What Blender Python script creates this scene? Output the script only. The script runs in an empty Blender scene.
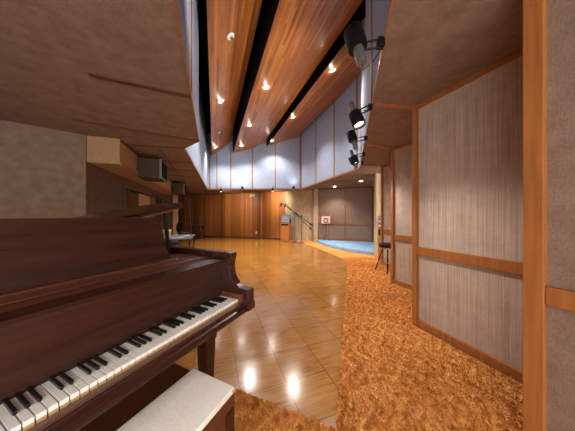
import bpy, bmesh, math, random
import numpy as np
from mathutils import Vector, Matrix
random.seed(7); rng = np.random.default_rng(7)
S = bpy.context.scene
C = S.collection
PI = math.pi
# ---------------------------------------------------------------- camera, world, lights, exposure
F = 203.0; EYE = 1.3; CX = 287.5; CY = 215.5
cam = bpy.data.cameras.new('camera'); cam.sensor_width = 36; cam.lens = F/575*36; cam.clip_start = .02
co = bpy.data.objects.new('camera', cam); C.objects.link(co)
co.location = (0, 0, EYE); co.rotation_euler = (PI/2, 0, 0); S.camera = co
W = bpy.data.worlds.new('world'); S.world = W; W.use_nodes = True
W.node_tree.nodes['Background'].inputs[0].default_value = (1, .97, .94, 1)
W.node_tree.nodes['Background'].inputs[1].default_value = 3.0
S.view_settings.view_transform = 'Standard'; S.view_settings.look = 'None'
S.view_settings.gamma = 1; S.view_settings.use_curve_mapping = False
S.view_settings.exposure = 0.7
ANG = math.radians(19.9); CA, SA = math.cos(ANG), math.sin(ANG)
P_DOWN = 260     # recessed spots in the wood ceiling
P_TRACK = 115     # track spots
P_STAGE = 75
P_WASH = 8
ROOM_LIGHTS = []  # (name, v, t, z, power, size) room's further ceiling lamps behind the camera
def area(name, loc, rot, sx, sy, p, col):
    l = bpy.data.lights.new(name, 'AREA'); l.shape = 'RECTANGLE'; l.size = sx; l.size_y = sy; l.energy = p; l.color = col
    o = bpy.data.objects.new(name, l); C.objects.link(o); o.location = loc; o.rotation_euler = rot; return o
def spot(name, loc, target, p, ang=70, blend=.6, col=(1, .9, .78), r=.04):
    l = bpy.data.lights.new(name, 'SPOT'); l.energy = p; l.spot_size = math.radians(ang); l.spot_blend = blend
    l.color = col; l.shadow_soft_size = r
    o = bpy.data.objects.new(name, l); C.objects.link(o); o.location = loc
    d = Vector(target)-Vector(loc); o.rotation_euler = d.to_track_quat('-Z', 'Y').to_euler(); return o
# ---------------------------------------------------------------- coordinates
def at(px, py, Y): return Vector(((px-CX)/F*Y, Y, EYE+(CY-py)/F*Y))
def fl(px, py, z=0.):
    Y = (EYE-z)*F/(py-CY); return Vector(((px-CX)/F*Y, Y, z))
def R2(v, t): return Vector((v*CA-t*SA, v*SA+t*CA))        # room axes -> world
def VT(x, y): return (x*CA+y*SA, -x*SA+y*CA)
# ---------------------------------------------------------------- materials
def mat(name, col=(.5, .5, .5), rough=.6, metal=0., coat=0., spec=.5):
    m = bpy.data.materials.new(name); m.use_nodes = True
    b = m.node_tree.nodes['Principled BSDF']
    b.inputs['Base Color'].default_value = (*col, 1); b.inputs['Roughness'].default_value = rough
    b.inputs['Metallic'].default_value = metal; b.inputs['Coat Weight'].default_value = coat
    b.inputs['Specular IOR Level'].default_value = spec
    b.inputs['Coat Roughness'].default_value = .12
    return m
class NT:
    def __init__(s, m): s.t = m.node_tree; s.b = s.t.nodes['Principled BSDF']
    def n(s, typ, **kw):
        x = s.t.nodes.new(typ)
        for k, v in kw.items(): setattr(x, k, v)
        return x
    def l(s, a, b): s.t.links.new(a, b)
    def math(s, op, a, b=None, c=None):
        x = s.n('ShaderNodeMath', operation=op)
        for i, q in enumerate((a, b, c)):
            if q is None: continue
            if isinstance(q, (int, float)): x.inputs[i].default_value = q
            else: s.l(q, x.inputs[i])
        return x.outputs[0]
    def coord(s, scale=(1, 1, 1), rot=(0, 0, 0), loc=(0, 0, 0)):
        tc = s.n('ShaderNodeTexCoord'); mp = s.n('ShaderNodeMapping')
        mp.inputs['Scale'].default_value = scale; mp.inputs['Rotation'].default_value = rot; mp.inputs['Location'].default_value = loc
        s.l(tc.outputs['Object'], mp.inputs['Vector']); return mp.outputs[0]
    def ramp(s, fac, stops, interp='LINEAR'):
        r = s.n('ShaderNodeValToRGB'); e = r.color_ramp; e.interpolation = interp
        while len(e.elements) < len(stops): e.elements.new(.5)
        for el, (p, c) in zip(e.elements, stops): el.position = p; el.color = (*c, 1)
        s.l(fac, r.inputs[0]); return r.outputs[0]
    def noise(s, vec, scale, detail=3, rough=.55):
        x = s.n('ShaderNodeTexNoise'); x.inputs['Scale'].default_value = scale
        x.inputs['Detail'].default_value = detail; x.inputs['Roughness'].default_value = rough
        if vec is not None: s.l(vec, x.inputs['Vector'])
        return x.outputs[0]
    def mix(s, f, a, b, mode='MIX'):
        x = s.n('ShaderNodeMix', data_type='RGBA', blend_type=mode)
        for i, q in ((0, f), (6, a), (7, b)):
            if isinstance(q, (int, float)): x.inputs[i].default_value = q
            elif isinstance(q, tuple): x.inputs[i].default_value = (*q, 1)
            else: s.l(q, x.inputs[i])
        return x.outputs[2]
    def bump(s, h, st=.3, d=.01):
        x = s.n('ShaderNodeBump'); x.inputs['Strength'].default_value = st; x.inputs['Distance'].default_value = d
        s.l(h, x.inputs['Height']); s.l(x.outputs[0], s.b.inputs['Normal'])
def fabric(name, c1, c2, stripe=0., sscale=60, rough=.95):
    m = mat(name, c1, rough, spec=.15); n = NT(m)
    v = n.coord()
    a = n.noise(v, 90, 2); b = n.noise(v, 9, 3); c = n.noise(n.coord((160, 160, 22)), 1, 1)
    f = n.math('ADD', n.math('MULTIPLY', a, .5), n.math('MULTIPLY', b, .5))
    if stripe:
        w = n.noise(n.coord((sscale, sscale, 1.2)), 1, 1); f = n.math('ADD', n.math('MULTIPLY', f, 1-stripe), n.math('MULTIPLY', w, stripe))
    col = n.ramp(f, [(.36, c1), (.64, c2)])
    n.l(col, n.b.inputs['Base Color']); n.bump(n.math('ADD', a, c), .35, .004)
    return m
def planks(name, ax, width, cols, length=0, rough=.35, coat=.3, grain=.35, joint=.5):
    """boards of a given width across axis ax (0=x), running along the other; a colour per board"""
    m = mat(name, cols[0], rough, coat=coat); n = NT(m)
    tc = n.n('ShaderNodeTexCoord'); sp = n.n('ShaderNodeSeparateXYZ'); n.l(tc.outputs['Object'], sp.inputs[0])
    across = sp.outputs[0]; along = sp.outputs[ax]
    i = n.math('DIVIDE', across, width); idx = n.math('FLOOR', i)
    if length:
        off = n.n('ShaderNodeTexWhiteNoise', noise_dimensions='1D'); n.l(idx, off.inputs['W'])
        j = n.math('FLOOR', n.math('ADD', n.math('DIVIDE', along, length), n.math('MULTIPLY', off.outputs[0], 5)))
    else: j = n.math('MULTIPLY', idx, 0)
    cb = n.n('ShaderNodeCombineXYZ'); n.l(idx, cb.inputs[0]); n.l(j, cb.inputs[1])
    wn = n.n('ShaderNodeTexWhiteNoise', noise_dimensions='3D'); n.l(cb.outputs[0], wn.inputs['Vector'])
    st = [(k/(len(cols)-1), c) for k, c in enumerate(cols)]
    base = n.ramp(wn.outputs[0], st)
    sc = (60, 2.2, 60) if ax == 1 else (60, 60, 2.2)
    g = n.noise(n.coord(sc), 1, 4, .6)
    gr = n.ramp(g, [(.3, (1-grain,)*3), (.7, (1, 1, 1))])
    col = n.mix(1, base, gr, 'MULTIPLY')
    fr = n.math('FRACT', i); e = n.math('MINIMUM', fr, n.math('SUBTRACT', 1, fr))
    jl = n.ramp(e, [(0, (1-joint,)*3), (.045, (1, 1, 1))])
    col = n.mix(1, col, jl, 'MULTIPLY')
    n.l(col, n.b.inputs['Base Color'])
    n.bump(n.math('ADD', n.math('MULTIPLY', g, .25), e), .12, .004)
    return m
def wood(name, c1, c2, ax=0, rough=.35, coat=.4, s=30):
    m = mat(name, c1, rough, coat=coat); n = NT(m)
    sc = [s, s, s]; sc[ax] = s*.06
    g = n.noise(n.coord(tuple(sc)), 1, 5, .6)
    n.l(n.ramp(g, [(.32, c1), (.68, c2)]), n.b.inputs['Base Color']); return m
def emis(name, col, st):
    m = mat(name, col, .4); b = m.node_tree.nodes['Principled BSDF']
    b.inputs['Emission Color'].default_value = (*col, 1); b.inputs['Emission Strength'].default_value = st; return m
M = {}
M['soffit'] = fabric('brown_burlap', (.18, .118, .083), (.27, .188, .136))
M['blue'] = fabric('blue_grey_cloth', (.27, .325, .44), (.35, .415, .54))
M['bay'] = fabric('beige_ribbed_cloth', (.34, .25, .19), (.56, .44, .355), .55, 110)
M['taupe'] = fabric('taupe_cloth', (.26, .17, .125), (.34, .23, .175))
M['ceil'] = planks('ceiling_boards', 1, .052, [(.23, .072, .018), (.42, .142, .032), (.32, .102, .023), (.54, .20, .043), (.37, .122, .027)], 1.3, .4, .1)
M['wallwood'] = planks('redwood_boards', 2, .11, [(.20, .062, .016), (.46, .16, .038), (.30, .098, .024), (.58, .22, .055), (.38, .13, .03)], 0, .45, 0, .3, .6)
M['trim'] = wood('orange_trim_wood', (.27, .088, .02), (.40, .145, .035), 2, .45, .12)
M['trimdark'] = wood('brown_trim_wood', (.07, .024, .011), (.11, .04, .018), 0, .5, .1)
M['black'] = mat('black_void_paint', (.004, .004, .005), .9, spec=.05)
M['darkwall'] = fabric('dark_brown_cloth', (.10, .062, .042), (.15, .095, .065))
M['beige'] = None
def beige_wall():
    m = mat('tan_grain_wall', (.5, .4, .25), .8); n = NT(m)
    g = n.noise(n.coord((14, 14, 2.5)), 1, 5, .65)
    n.l(n.ramp(g, [(.3, (.30, .215, .12)), (.5, (.47, .36, .22)), (.7, (.60, .48, .31))]), n.b.inputs['Base Color']); return m
M['beige'] = beige_wall()
def floor_mat():
    m = mat('oak_floor_tiles', (.4, .2, .06), .16, coat=.35, spec=.55); n = NT(m); T = .349
    tc = n.n('ShaderNodeTexCoord'); sp = n.n('ShaderNodeSeparateXYZ'); n.l(tc.outputs['Object'], sp.inputs[0])
    a = n.math('DIVIDE', n.math('ADD', sp.outputs[0], -.180+T*30), T); b = n.math('DIVIDE', n.math('ADD', sp.outputs[1], -1.492+T*30), T)
    ia, ib = n.math('FLOOR', a), n.math('FLOOR', b)
    cb = n.n('ShaderNodeCombineXYZ'); n.l(ia, cb.inputs[0]); n.l(ib, cb.inputs[1])
    wn = n.n('ShaderNodeTexWhiteNoise', noise_dimensions='3D'); n.l(cb.outputs[0], wn.inputs['Vector'])
    # wide grain streaks running across, shifted per tile
    mp = n.coord((4.0, 62, 1)); ad = n.n('ShaderNodeVectorMath', operation='ADD'); n.l(mp, ad.inputs[0])
    sh = n.n('ShaderNodeVectorMath', operation='SCALE'); n.l(wn.outputs[1], sh.inputs[0]); sh.inputs['Scale'].default_value = 40; n.l(sh.outputs[0], ad.inputs[1])
    g = n.noise(ad.outputs[0], 1, 5, .6)
    mp2 = n.coord((3.5, 11, 1)); g2 = n.noise(mp2, 1, 4, .65)
    f = n.math('ADD', n.math('MULTIPLY', g, .7), n.math('MULTIPLY', g2, .3))
    base = n.ramp(f, [(.32, (.12, .048, .012)), (.41, (.28, .115, .022)), (.54, (.36, .158, .030)), (.70, (.45, .21, .044))])
    kn = n.noise(n.coord((5, 11, 1), loc=(3, 1, 0)), 1, 2, .5); base = n.mix(1, base, n.ramp(kn, [(.24, (.35, .28, .24)), (.335, (1, 1, 1))]), 'MULTIPLY')
    tv = n.ramp(wn.outputs[0], [(0, (.84, .82, .80)), (1, (1.0, 1.0, 1.0))])
    col = n.mix(1, base, tv, 'MULTIPLY')
    def edge(q):
        fr = n.math('FRACT', q); return n.math('MINIMUM', fr, n.math('SUBTRACT', 1, fr))
    e = n.math('MINIMUM', edge(a), edge(b))
    jl = n.ramp(e, [(0, (.3, .24, .2)), (.005, (.4, .34, .3)), (.012, (1, 1, 1))])
    col = n.mix(1, col, jl, 'MULTIPLY'); n.l(col, n.b.inputs['Base Color'])
    rr = n.math('ADD', .07, n.math('MULTIPLY', g2, .2)); n.l(rr, n.b.inputs['Roughness'])
    x = n.n('ShaderNodeMapRange'); n.l(e, x.inputs[0]); x.inputs[2].default_value = .03
    n.bump(n.math('ADD', n.math('MULTIPLY', x.outputs[0], .0), n.math('MULTIPLY', g2, 1)), .05, .01)
    return m
M['floor'] = floor_mat(); M['floor'].node_tree.nodes['Principled BSDF'].inputs['Coat Weight'].default_value = .1
def carpet(name, stops, sc=17):
    m = mat(name, (.6, .25, .05), .95, spec=.1); n = NT(m); v = n.coord()
    a = n.noise(v, sc, 5, .72); b = n.noise(v, 85, 3, .7); c = n.noise(v, 2.2, 2)
    f = n.math('ADD', n.math('ADD', n.math('MULTIPLY', a, .5), n.math('MULTIPLY', b, .35)), n.math('MULTIPLY', c, .15))
    n.l(n.ramp(f, stops), n.b.inputs['Base Color']); n.bump(n.math('ADD', a, b), .8, .02); return m
ST = [(.36, (.30, .09, .018)), (.45, (.56, .21, .045)), (.53, (.68, .30, .085)), (.64, (.80, .44, .17))]
M['shag'] = carpet('orange_shag', ST)
M['bluecarpet'] = carpet('blue_carpet', [(.4, (.17, .30, .46)), (.6, (.30, .47, .66))], 6)
M['piano'] = wood('mahogany', (.022, .0068, .0045), (.048, .0145, .008), 0, .26, .2, 26)
M['pianored'] = wood('red_mahogany', (.075, .022, .012), (.12, .036, .018), 0, .3, .25, 26)
M['pianodark'] = mat('dark_mahogany', (.010, .005, .004), .5, spec=.25)
M['piano'].node_tree.nodes['Principled BSDF'].inputs['Specular IOR Level'].default_value = .38
M['ivory'] = mat('ivory', (.88, .86, .80), .3, coat=.3)
M['keywood'] = mat('key_front_wood', (.55, .34, .14), .5)
M['ebony'] = mat('ebony', (.008, .008, .009), .3)
M['gold'] = mat('gold_plate', (.45, .28, .08), .35, .7)
M['cream'] = fabric('cream_vinyl', (.80, .76, .69), (.86, .83, .76), rough=.6)
M['blackmetal'] = mat('black_metal', (.004, .004, .005), .45, spec=.22)
M['greymetal'] = mat('grey_metal', (.16, .15, .15), .4, .5)
M['silver'] = mat('brushed_nickel', (.27, .25, .225), .38, .8)
M['chrome'] = mat('chrome', (.7, .7, .7), .15, 1)
M['white'] = mat('white_plastic', (.8, .79, .76), .4)
M['bulb'] = emis('lit_lens', (1, .95, .88), 30)
M['bulbsoft'] = emis('lit_reflector', (1, .94, .88), 3)
M['leather'] = mat('black_vinyl', (.008, .008, .009), .4, spec=.3)
M['spkside'] = mat('walnut_cabinet', (.07, .045, .03), .7, spec=.2)
M['grille'] = mat('black_grille_cloth', (.006, .007, .009), .9, spec=.1)
M['paper'] = mat('paper', (.24, .24, .27), .9, spec=.1)
M['tabletop'] = mat('grey_tabletop', (.085, .07, .073), .8, spec=.15)
M['redcase'] = mat('red_cover', (.42, .07, .04), .5)
M['cabwood'] = wood('cabinet_wood', (.38, .125, .025), (.50, .185, .04), 2, .4, .2)
M['greyblue'] = mat('grey_blue_panel', (.07, .085, .115), .5)
M['greyblue2'] = mat('lighter_panel', (.13, .155, .20), .5)
M['creambox'] = mat('cream_plastic', (.60, .50, .34), .5)
M['glass'] = mat('dark_window_glass', (.03, .025, .02), .06, spec=.8)
# ---------------------------------------------------------------- mesh helpers
class MB:
    def __init__(s): s.bm = bmesh.new()
    def box(s, a, b, bev=0, mtx=None):
        a, b = Vector(a), Vector(b); c = (a+b)/2; d = b-a
        r = bmesh.ops.create_cube(s.bm, size=1)['verts']
        for v in r: v.co = Vector((v.co.x*d.x, v.co.y*d.y, v.co.z*d.z))+c
        if bev:
            es = list({e for v in r for e in v.link_edges})
            q = bmesh.ops.bevel(s.bm, geom=es, offset=bev, segments=2, affect='EDGES', profile=.6)
            r = list({v for f in q['faces'] for v in f.verts} | {v for v in r if v.is_valid})
        if mtx:
            for v in r: v.co = mtx @ v.co
        return s
    def prism(s, pts, z0, z1, bev=0, mtx=None, seg=2):
        vs = [s.bm.verts.new((p[0], p[1], z0)) for p in pts]; ws = [s.bm.verts.new((p[0], p[1], z1)) for p in pts]
        n = len(pts); fs = [s.bm.faces.new(vs[::-1]), s.bm.faces.new(ws)]
        for i in range(n): fs.append(s.bm.faces.new((vs[i], vs[(i+1) % n], ws[(i+1) % n], ws[i])))
        bmesh.ops.recalc_face_normals(s.bm, faces=fs)
        al = vs+ws
        if bev:
            es = list({e for f in fs[:2] for e in f.edges})
            q = bmesh.ops.bevel(s.bm, geom=es, offset=bev, segments=seg, affect='EDGES', profile=.6)
            al = list({v for f in q['faces'] for v in f.verts} | {v for v in al if v.is_valid})
        if mtx:
            for v in al: v.co = mtx @ v.co
        return s
    def tube(s, pts, r, seg=10, r2=None, cap=True):
        pts = [Vector(p) for p in pts]; rings = []
        n = len(pts)
        up = None
        for i, p in enumerate(pts):
            d = (pts[min(i+1, n-1)]-pts[max(i-1, 0)]).normalized()
            if up is None: up = Vector((0, 0, 1)) if abs(d.z) < .9 else Vector((1, 0, 0))
            a = d.cross(up).normalized(); b = a.cross(d).normalized(); up = b
            rr = r if r2 is None else r+(r2-r)*i/(n-1)
            rings.append([s.bm.verts.new(p+a*math.cos(k*2*PI/seg)*rr+b*math.sin(k*2*PI/seg)*rr) for k in range(seg)])
        for i in range(n-1):
            for k in range(seg):
                s.bm.faces.new((rings[i][k], rings[i][(k+1) % seg], rings[i+1][(k+1) % seg], rings[i+1][k]))
        if cap: s.bm.faces.new(rings[0][::-1]); s.bm.faces.new(rings[-1])
        return s
    def lathe(s, prof, org=(0, 0, 0), axis=(0, 0, 1), seg=24, cap=True):
        """prof = [(r, h)...] turned about axis from org"""
        ax = Vector(axis).normalized(); q = Vector((0, 0, 1)).rotation_difference(ax); org = Vector(org); rings = []
        for r, h in prof:
            rings.append([s.bm.verts.new(org+q @ Vector((math.cos(k*2*PI/seg)*r, math.sin(k*2*PI/seg)*r, h))) for k in range(seg)])
        for i in range(len(prof)-1):
            for k in range(seg):
                s.bm.faces.new((rings[i][k], rings[i][(k+1) % seg], rings[i+1][(k+1) % seg], rings[i+1][k]))
        if cap: s.bm.faces.new(rings[0][::-1]); s.bm.faces.new(rings[-1])
        return s
    def torus(s, c, R, r, axis=(0, 0, 1), seg=28, ss=8):
        q = Vector((0, 0, 1)).rotation_difference(Vector(axis).normalized()); c = Vector(c)
        g = [[s.bm.verts.new(c+q @ Vector(((R+r*math.cos(b*2*PI/ss))*math.cos(a*2*PI/seg), (R+r*math.cos(b*2*PI/ss))*math.sin(a*2*PI/seg), r*math.sin(b*2*PI/ss)))) for b in range(ss)] for a in range(seg)]
        for a in range(seg):
            for b in range(ss):
                s.bm.faces.new((g[a][b], g[(a+1) % seg][b], g[(a+1) % seg][(b+1) % ss], g[a][(b+1) % ss]))
        return s
    def build(s, name, m, parent=None, smooth=False, loc=(0, 0, 0), rz=0):
        me = bpy.data.meshes.new(name); bmesh.ops.recalc_face_normals(s.bm, faces=s.bm.faces)
        s.bm.to_mesh(me); s.bm.free(); me.materials.append(m)
        if smooth:
            for p in me.polygons: p.use_smooth = True
            try: me.set_sharp_from_angle(angle=math.radians(40))
            except Exception: pass
        o = bpy.data.objects.new(name, me); C.objects.link(o); o.location = loc; o.rotation_euler = (0, 0, rz)
        if parent: o.parent = parent
        return o
def tag(o, label, cat, group=None, kind=None):
    o['label'] = label; o['category'] = cat
    if group: o['group'] = group
    if kind: o['kind'] = kind
    return o
def thing(name, label, cat, loc=(0, 0, 0), rz=0, group=None):
    o = bpy.data.objects.new(name, None); o.empty_display_size = .1; C.objects.link(o)
    o.location = loc; o.rotation_euler = (0, 0, rz); return tag(o, label, cat, group)
def struct(mb, name, m, loc=(0, 0, 0), rz=0):
    o = mb.build(name, m, None, False, loc, rz); o['kind'] = 'structure'; return o
def wall(name, p, q, z0, z1, m, th=.1, out=1):
    """upright slab with its inner face from p to q; out=+1 puts the thickness to the left of p->q"""
    p, q = Vector(p[:2]), Vector(q[:2]); d = q-p; L = d.length
    mb = MB().box((0, 0 if out > 0 else -th, z0), (L, th if out > 0 else 0, z1))
    return struct(mb, name, m, (p.x, p.y, 0), math.atan2(d.y, d.x))
TN = [0]
def trim(p, q, z0, z1, m=None, th=.02, side=-1, off=0.):
    """moulding lying on the inner face (side -1 = right of p->q)"""
    TN[0] += 1
    p, q = Vector(p[:2]), Vector(q[:2]); d = q-p; L = d.length
    y0, y1 = (off, off+th) if side > 0 else (-off-th, -off)
    return struct(MB().box((0, y0, z0), (L, y1, z1), min(.004, th/4)), 'trim_%d' % TN[0], m or M['trim'], (p.x, p.y, 0), math.atan2(d.y, d.x))
def post(p, d, w, z0, z1, m=None, th=.02, side=-1, off=0.):
    p = Vector(p[:2]); d = Vector(d[:2]).normalized()
    return trim(p-d*w/2, p+d*w/2, z0, z1, m, th, side, off)
def ray_hit(px, p, q):
    """point of the line p-q that stands at the bearing px"""
    k = (px-CX)/F; p, q = Vector(p[:2]), Vector(q[:2]); d = q-p
    u = (k*p.y-p.x)/(d.x-k*d.y); return p+d*u
# ---------------------------------------------------------------- floor and carpet
H = 2.6
struct(MB().prism([(-9, -2), (7, -2), (7, 15), (-9, 15)], -.12, 0), 'floor', M['floor'], (0, 0, 0), ANG) if False else None
fb = MB(); fpts = [VT(x, y) for x, y in ((-8, -1.6), (5, -1.6), (5, 12), (-2, 14.2), (-8, 14.2))]
struct(fb.prism(fpts, -.12, 0), 'floor', M['floor'], (0, 0, 0), ANG)
cpts = [(-3.3, 2.73), (.293, 1.225), (.62, 2.28), (1.2, 4.13), (1.55, 5.27), (1.64, 5.65), (1.64, 6.0), (1.55, 6.5), (1.38, 7.3), (1.18, 8.1), (.9, 8.95), (.45, 9.8), (-.15, 10.6),
        (-.1, 10.72), (1.3, 10.3), (4.3, 9.2), (3.2, 6.05), (2.48, 5.32), (2.9, 4.25), (1.97, 3.9), (2.36, 2.75), (1.47, 2.40), (1.95, 1.1), (1.25, .9), (2.0, -1.4), (-3.2, -1.4)]
struct(MB().prism(cpts, 0, .014), 'floor', M['shag'])
# pile: little leaning yarn tufts on the near carpet
def in_poly(x, y, P):
    ins = np.zeros(len(x), bool); j = len(P)-1
    for i in range(len(P)):
        xi, yi = P[i]; xj, yj = P[j]
        c = ((yi > y) != (yj > y)) & (x < (xj-xi)*(y-yi)/(yj-yi+1e-12)+xi); ins ^= c; j = i
    return ins
N = 420000
xx = rng.uniform(-1.9, 3.0, N); yy = rng.uniform(.55, 6.2, N)
dist = np.hypot(xx, yy); keep = in_poly(xx, yy, cpts) & (np.abs(xx) < yy*1.45+.1) & (rng.uniform(0, 1, N) < np.clip(1.9/(dist+.35), .22, 1)**1.2)
xx, yy = xx[keep], yy[keep]; n = len(xx)
if n > 130000: xx, yy = xx[:130000], yy[:130000]; n = 130000
ht = rng.uniform(.008, .020, n); r = rng.uniform(.0032, .0052, n)*(1+.25*np.hypot(xx, yy)); th = rng.uniform(0, 2*PI, n)
cl = np.sin(xx*31+np.sin(yy*17)*2)*PI; lean = rng.uniform(.2, 1.1, n)*ht
vs = np.zeros((n, 4, 3))
for k in range(3):
    vs[:, k, 0] = xx+r*np.cos(th+k*2*PI/3); vs[:, k, 1] = yy+r*np.sin(th+k*2*PI/3); vs[:, k, 2] = .012
vs[:, 3, 0] = xx+lean*np.cos(cl+th*.25); vs[:, 3, 1] = yy+lean*np.sin(cl+th*.25); vs[:, 3, 2] = .012+ht
base = np.arange(n)[:, None]*4
fc = np.concatenate([base+np.array([[0, 1, 3]]), base+np.array([[1, 2, 3]]), base+np.array([[2, 0, 3]])], 1).reshape(-1, 3)
me = bpy.data.meshes.new('carpet_pile'); me.from_pydata(vs.reshape(-1, 3).tolist(), [], fc.tolist()); me.materials.append(M['shag'])
pile = bpy.data.objects.new('carpet_pile', me); C.objects.link(pile)
tag(pile, 'orange shag carpet pile beside the wood dance floor', 'carpet', kind='stuff')
# ---------------------------------------------------------------- upper light well
L0, L1, L2, L3 = (-.685, 1.2246), (-1.55, 3.542), (-1.99, 3.91), (-3.99, 10.15)
B1, R1, R0 = (.70, 9.9), (2.0, 5.59), (.636, 1.2246)
Lb, Rb = (-.33, .25), (.33, .25)
B0 = L3; ZT = 5.45; ZL = 4.95
B1 = (.70, 10.0)
def seg_wall(nm, a, b, z0, z1, m, out): return wall(nm, a, b, z0, z1, m, .06, out)
for nm, a, b in (('wall_left', Lb, L0), ('wall_left', L0, L1), ('wall_left', L1, L2), ('wall_left', L2, L3)):
    zl = ZL if b in (L0, L1) else ZT; seg_wall(nm, a, b, H+.004, zl, M['blue'], 1)
    if zl < ZT: seg_wall(nm, a, b, ZL, ZT, M['black'], 1)
seg_wall('wall_back', L3, B1, H+.004, ZT, M['blue'], 1)
seg_wall('wall_right', B1, R1, H+.004, ZT, M['blue'], 1)
seg_wall('wall_right', R1, R0, H+.004, ZT, M['blue'], 1)
seg_wall('wall_right', R0, Rb, H+.004, ZT, M['blue'], 1)
seg_wall('wall_near', Rb, Lb, H+.004, ZT, M['blue'], 1)
well = [Lb, L0, L1, L2, L3, B1, R1, R0, Rb]
struct(MB().prism([(-4.3, .1), (2.3, .1), (2.3, 10.4), (-4.3, 10.4)], ZT, ZT+.08), 'ceiling', M['black'])
# wood lip along the lower edge of the well
for a, b, w in ((Lb, L0, .05), (L0, L1, .05), (L1, L2, .05), (L2, L3, .05), (L3, B1, .045), (B1, R1, .06), (R1, R0, .05), (R0, Rb, .05)):
    trim(a, b, H-.01, H+(w-.02 if b in (B1, R1) else .012), M['trim'], .012, -1)
# upright battens on the blue cloth
for px in (209.8, 217, 230.8, 252.3, 275.3): post(ray_hit(px, L3, B1), Vector(B1)-Vector(L3), .05, H+.03, 4.9, M['trim'], .02)
post(ray_hit(300.3, L3, B1), Vector(B1)-Vector(L3), .07, H+.03, 5.4, M['trim'], .02)
for px in (316, 334.2): post(ray_hit(px, B1, R1), Vector(R1)-Vector(B1), .045, H+.04, 5.4, M['trim'], .02)
post(ray_hit(357.2, B1, R1), Vector(R1)-Vector(B1), .05, H+.04, 5.4, M['trim'], .02)
for px in (361.3, 372.3): post(ray_hit(px, R1, R0), Vector(R0)-Vector(R1), .045 if px > 365 else .06, H+.03, 5.4, M['trim'], .015)
post(ray_hit(191, L0, L1), Vector(L1)-Vector(L0), .03, H+.03, ZL, M['trim'], .012)
# wooden ceiling strips
wp = [VT(*p) for p in well]
def trange(v):
    ts = []
    for i in range(len(wp)):
        a, b = wp[i], wp[(i+1) % len(wp)]
        if (a[0]-v)*(b[0]-v) < 0: ts.append(a[1]+(b[1]-a[1])*(v-a[0])/(b[0]-a[0]))
    ts.sort(); return ts[0]+.02, ts[-1]-.02
K = .963
def strip(name, prof, n=10):
    mb = MB(); cols = []
    for i in range(n+1):
        f = i/n*(len(prof)-1); k = min(int(f), len(prof)-2); u = f-k
        v = prof[k][0]+(prof[k+1][0]-prof[k][0])*u; h = prof[k][1]+(prof[k+1][1]-prof[k][1])*u
        v *= K; z = EYE+h*K; t0, t1 = trange(v)
        cols.append([[mb.bm.verts.new((v, t, z+dz)) for dz in (0, .035)] for t in np.linspace(t0, t1, 9)])
    for i in range(n):
        for j in range(8):
            for q in (0, 1):
                mb.bm.faces.new([cols[i][j][q], cols[i+1][j][q], cols[i+1][j+1][q], cols[i][j+1][q]])
    for j in range(8):
        for c in (cols[0], cols[-1]): mb.bm.faces.new([c[j][0], c[j+1][0], c[j+1][1], c[j][1]])
    for i in range(n):
        for j in (0, 8): mb.bm.faces.new([cols[i][j][0], cols[i+1][j][0], cols[i+1][j][1], cols[i][j][1]])
    o = mb.build(name, M['ceil'], None, True, (0, 0, 0), ANG); o['kind'] = 'structure'
P1 = [(-.1, 3.12), (.36, 3.42), (.80, 3.78)]
P2 = [(.935, 3.25), (1.30, 3.31), (1.70, 3.42), (2.10, 3.58), (2.45, 3.76)]
P3 = [(2.56, 3.57), (3.0, 3.70), (3.5, 3.86), (4.0, 4.02)]
for p in (P1, P2, P3): strip('ceiling', p)
for p in (P1, P2, P3):       # black sides of the dropped strips
    v = p[0][0]*K; t0, t1 = trange(v-.02)
    struct(MB().box((v-.022, t0, EYE+p[0][1]*K+.002), (v-.002, t1, ZT-.01)), 'ceiling', M['black'], (0, 0, 0), ANG)
def zat(prof, v):
    v /= K
    for a, b in zip(prof, prof[1:]):
        if a[0] <= v <= b[0]:
            u = (v-a[0])/(b[0]-a[0]); return EYE+K*(a[1]+(b[1]-a[1])*u), (b[1]-a[1])/(b[0]-a[0])
# ---------------------------------------------------------------- low soffits around the well
def soffit(pts): struct(MB().prism(pts, H, H+.06), 'ceiling', M['soffit'])
def off(p, q, d=.0): return p
LF = (-.33, -1.6)
soffit([(-5.4, -1.6), LF, Lb, L0, L1, L2, (-5.4, 3.0)])
soffit([L2, L3, (-3.99, 14.2), (-8, 14.2), (-8, 3.91-.91*1.0), (-5.4, 3.0)])
soffit([L3, B1, (5.2, 10.0), (5.2, 14.2), (-3.99, 14.2)])
soffit([B1, R1, (5.2, 5.59), (5.2, 10.0)])
soffit([R1, R0, Rb, (.33, -1.6), (5.2, -1.6), (5.2, 5.59)])
soffit([Lb, LF, (.33, -1.6), Rb])
def seam(a, b, w=.03, z=H, m=None, ):
    TN[0] += 1
    a, b = Vector(a[:2]), Vector(b[:2]); d = b-a
    struct(MB().box((0, -w/2, z-.012), (d.length, w/2, z)), 'trim_%d' % TN[0], m or M['trimdark'], (a.x, a.y, 0), math.atan2(d.y, d.x))
def sp(px, py): v = at(px, py, 1); k = 1.3/(v.z-EYE); return Vector((v.x*k, k))
for a, b in (((144, 86), (190, 96)), ((144, 131.5), (198.5, 141)), ((144, 145.6), (184, 148))):
    A, B = sp(*a), sp(*b); seam(A+(A-B)*1.0, B, .05)
for y in (163, 171, 177): 
    A = ray_hit(184+(y-148)*.57, L2, L3); A = sp(184+(y-148)*.57, y); seam(A, A-Vector((CA, SA))*.9, .05)
seam(sp(160, 150), sp(186, 184), .03)
seam(sp(415, 108), sp(374, 103.5), .05, m=M['trim']); seam(sp(394.5, 148), sp(367, 144), .05, m=M['trim'])
seam(sp(381.8, 166.4), sp(362.7, 164.3), .04, m=M['trim']); seam(sp(377, 175.2), sp(349, 173.2), .04)
seam(sp(372, 180.5), sp(325, 181.5), .035)
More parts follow.
